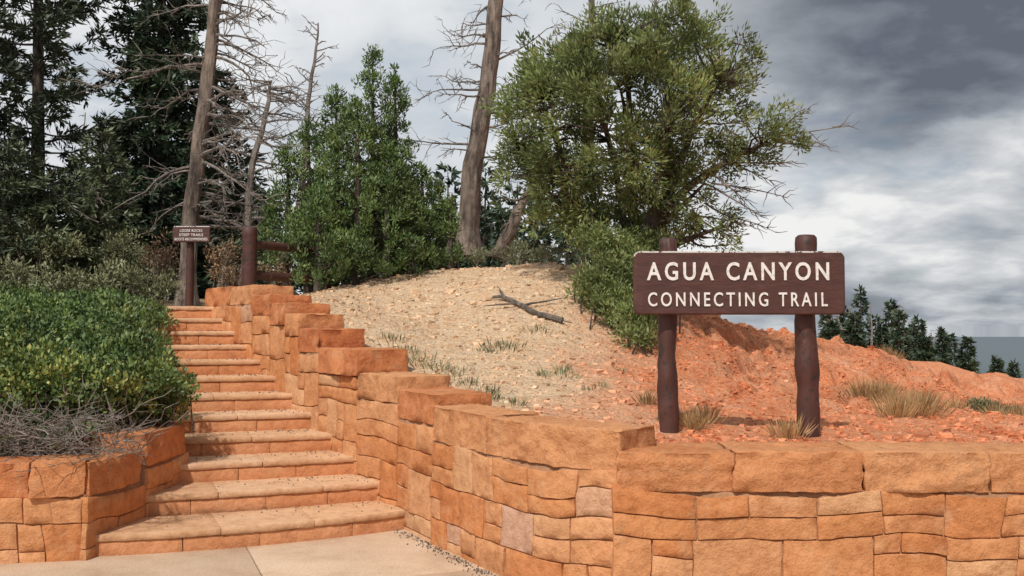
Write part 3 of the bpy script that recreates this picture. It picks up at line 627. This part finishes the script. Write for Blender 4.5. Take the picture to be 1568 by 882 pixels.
# ---------- left manzanita bush
mb=MB();k=2400
y=rng.uniform(7.35,13.2,k);edge=-2.84-.43*(y-8.6);edge=np.where(y<8.5,np.minimum(edge,-2.96-.25*(8.5-y)),edge)
edge=edge+.14*vnoise(np.stack([y*2.2,0*y,0*y],-1))
x=edge-rng.random(k)**1.2*3.8
dist=edge-x
top=CH-.25+.17*(y-8.6)+.24*vnoise(np.stack([x*1.3,y*1.3,0*x],-1))+.16*vnoise(np.stack([x*3,y*3,0*x+4],-1))
top=np.minimum(top,CH+.02*(y-7)+.055*(y-9)+.07*vnoise(np.stack([x*2.5,y*2.5,0*x+9],-1)))
fr=sm(0,.55,dist)*sm(7.0,8.2,y)
gz=H(x,y,False);zt=gz+(np.maximum(top,gz+.25)-gz)*(.4+.6*fr)
z=zt-rng.random(k)**1.5*.5*(zt-gz)
c=np.stack([x,y,z],-1);c[:,2]=np.maximum(c[:,2],gz+.03)
c=c[vnoise(c*3.1+7)>-.62]
for q in c[::6]:
    b_=np.array([q[0]-.1,q[1]+.1,H(q[0],q[1],False)[0]]);tube(mb,curve(b_,q,5,.12),np.linspace(.012,.004,5),4,0)
clumpleaves(mb,c,.05+.07*rng.random(len(c)),36,.046,.026,1,.9,None,.0,.8)
mb.build('manzanita_bush',[M_barkr,ML_manz])
shrub('manzanita_bush',[(130,592,80,40,7.75),(205,592,62,42,7.95),(255,600,46,42,8.2),(60,590,75,48,7.7),(0,570,70,65,7.9)],50,.042,.026,[M_barkr,ML_manz],.085,.9,cnt=110,vb=.22)
mb=MB()
for i in range(170):
    c=W(rng.uniform(-30,205),rng.uniform(640,700),rng.uniform(6.75,7.3));g0=H(c[0],c[1],False)[0];c[2]=max(g0+.02,.6,c[2])
    d=nrm(np.array([rng.normal(),rng.normal()*.6,rng.uniform(-.25,.5)]));l=rng.uniform(.12,.42);p=c+d*np.linspace(0,l,6)[:,None]+np.cumsum(rng.normal(size=(6,3))*.018,0)
    tube(mb,p,np.linspace(.005,.002,6),4,0)
    for _ in range(3):
        j=rng.integers(1,6);tube(mb,p[j]+nrm(d+rng.normal(size=3)*.7)*np.linspace(0,l*.4,4)[:,None],[.0035,.003,.002,.001],3,0)
mb.build('dead_brush',[M_dead])
shrub('undergrowth_shrub',[(30,430,60,35,13.5),(100,440,60,26,13),(170,430,50,24,13.4),(230,440,40,22,13.6),(80,390,50,34,15),(180,390,45,34,15.5),(20,370,50,40,15)],46,.065,.022,[M_barkr,ML_sage],.14,.7,cnt=45)
shrub('undergrowth_shrub',[(340,400,26,38,14.5),(355,430,30,16,13.8),(420,415,30,16,14),(250,400,30,40,15)],40,.05,.016,[M_dead,ML_dry],.13,.7,cnt=50)
shrub('crest_shrub',[(730,392,45,11,15.5),(800,390,40,13,15),(780,376,30,14,17),(850,392,40,13,14.6),(670,404,30,9,15),(1000,400,50,14,14.4)],46,.05,.014,[M_dead,ML_sage],.10,.8,cnt=65)
# weeds
def tufts(name,lst,mats,L=.22,Wd=.008,nb=160,spread=.1,up=1.0,mi=0):
    mb=MB()
    for px,py,d,sc in lst:
        c=W(px,py,d);n=int(nb*sc);p=np.stack([c[0]+rng.normal(size=n)*spread*sc,c[1]+rng.normal(size=n)*spread*sc,np.zeros(n)],-1);p[:,2]=H(p[:,0],p[:,1])-.01
        k_=.3/max(spread*sc,.02)
        dd=np.stack([(p[:,0]-c[0])*k_+rng.normal(size=n)*.25,(p[:,1]-c[1])*k_+rng.normal(size=n)*.25,up+0*p[:,0]],-1);leaves(mb,p,dd,L*(.5+.6*sc),Wd,mi,rng.random(n))
    return mb.build(name,mats)
tufts('dry_grass_tuft',[(1332,618,10.5,1.4),(1348,612,11,1.0),(1392,655,8.6,1.25),(1412,650,8.8,.9),(1372,660,8.4,.8),(1060,652,7.3,.62),(1078,642,7.6,.5),(1205,663,6.9,.55),(1362,545,18.5,1.0),(1530,640,10,.7),(1560,650,9.5,.8),(1550,632,10.6,.8),(990,622,8.2,.35),(1460,640,9.5,.35)],[ML_grass],.20,.006,340,.07)
lst=[(620,560,9.6,.7),(640,570,9.3,.7),(665,578,9.1,.6),(690,586,8.9,.7),(720,595,8.6,.5),(745,603,8.3,.6),(600,550,10,.6),(770,525,10.2,.8),(745,540,9.9,.4),(825,505,10.9,.6),(860,570,9.1,.6),(790,615,7.9,.4),(780,520,10.3,.5),(865,560,9.3,.4)]
for i in range(6): lst.append((rng.uniform(600,1000),rng.uniform(470,620),0,.18+.15*rng.random()))
l2=[]
for a in lst:
    d=a[2] if a[2] else np.interp(a[1],[420,500,580,640],[14,11,8.8,7.4])
    l2.append((a[0],a[1],d,a[3]))
tufts('slope_weeds',l2,[ML_sage],.10,.010,80,.12,1.0)
shrub('slope_shrubs',[(1505,628,28,13,12.5),(1550,645,30,16,11.5),(1520,612,9,5,26),(1475,606,7,4,30),(1430,590,6,4,34),(1555,590,12,6,30),(1410,575,6,4,40)],50,.05,.016,[M_dead,ML_sage],.09,.6,cnt=150)
# ---------- distant trees
mb=MB()
spec=[(1318,443,84),(1292,472,86),(1308,480,82),(1340,485,88),(1365,462,84),(1376,478,80),(1405,488,84),(1398,500,90),(1442,508,84),(1455,515,88),(1480,518,84),(1525,548,90),(1265,482,84),(1275,495,80),(1350,500,84),(1415,515,80),(1550,556,95),(1390,512,100)]
for px,py,d in spec:
    top=W(px,py,d);zb_=H(top[0],d,False)[0]-.3;Ht=max(1.5,top[2]-zb_)
    conifer('x',[top[0],d,zb_],Ht,Ht*.2,.06,34,7,6,.5,.17,None,mb=mb,r0=.12,bsides=3,prof=.8)
for i in range(54):
    x=-20+i*.47+rng.normal()*.5;yy=rng.uniform(34,46)
    if x>5.5: continue
    pyt=rng.uniform(255,325);zt=CH+(500-pyt)*yy/F;zb_=H(x,yy,False)[0]-.1;Ht=max(zt-zb_,2)
    conifer('x',[x,yy,zb_],Ht,Ht*.22,.05,36,8,7,.36,.13,None,mb=mb,r0=.08,bsides=3,prof=.8)
mb.build('distant_trees',[M_barkd,ML_fir])
mb=MB()
for px,py,d in((1283,480,80),(1300,470,84),(1333,468,83),(1382,470,80),(1352,478,90),(1270,490,82),(1425,505,84)):
    top=W(px,py,d);zb_=H(top[0],d,False)[0];tube(mb,[[top[0],d,zb_],[top[0]+.1,d,(zb_+top[2])/2],top],[.12,.08,.02],5,0)
    for _ in range(9):
        z=rng.uniform(zb_+1,top[2]);tube(mb,[[top[0],d,z],[top[0]+rng.uniform(-.7,.7),d,z+rng.uniform(-.1,.3)]],[.04,.015],3,0)
mb.build('distant_dead_trees',[M_dead])
# litter at wall foot
mb=MB();n=600
fp=np.array([(-.93,7.95),(-.52,7.15),(-.08,6.36),(.28,5.92),(.62,5.66)]);tq=rng.random(n)*4;i0=tq.astype(int);fr=(tq-i0)[:,None];i1=np.minimum(i0+1,4)
p=fp[i0]*(1-fr)+fp[i1]*fr;off=np.abs(rng.normal(size=n))*.05+.015;p=p+off[:,None]*np.array([-.86,-.5]);z=np.full(n,.003);s=.002+.005*rng.random(n)**2
V=cube[None]*(.5+.7*rng.random((n,8,3)))*s[:,None,None]+np.stack([p[:,0],p[:,1],z],-1)[:,None]
mb.add(V.reshape(-1,3),(cf[None]+8*np.arange(n)[:,None,None]).reshape(-1,4),0,np.repeat(rng.random(n),8));mb.build('leaf_litter',[M_barkr])
# ---------------------------------------------------------------- camera
cam=bpy.data.cameras.new('camera');cam.lens=36*F/1568;cam.sensor_width=36;cam.clip_end=80000;cam.clip_start=.05
co=bpy.data.objects.new('camera',cam);scene.collection.objects.link(co);co.location=(0,0,CH);co.rotation_euler=(math.radians(90)+math.atan(59/F),0,0);scene.camera=co
scene.view_settings.view_transform='Standard';scene.view_settings.look='None';scene.view_settings.exposure=0
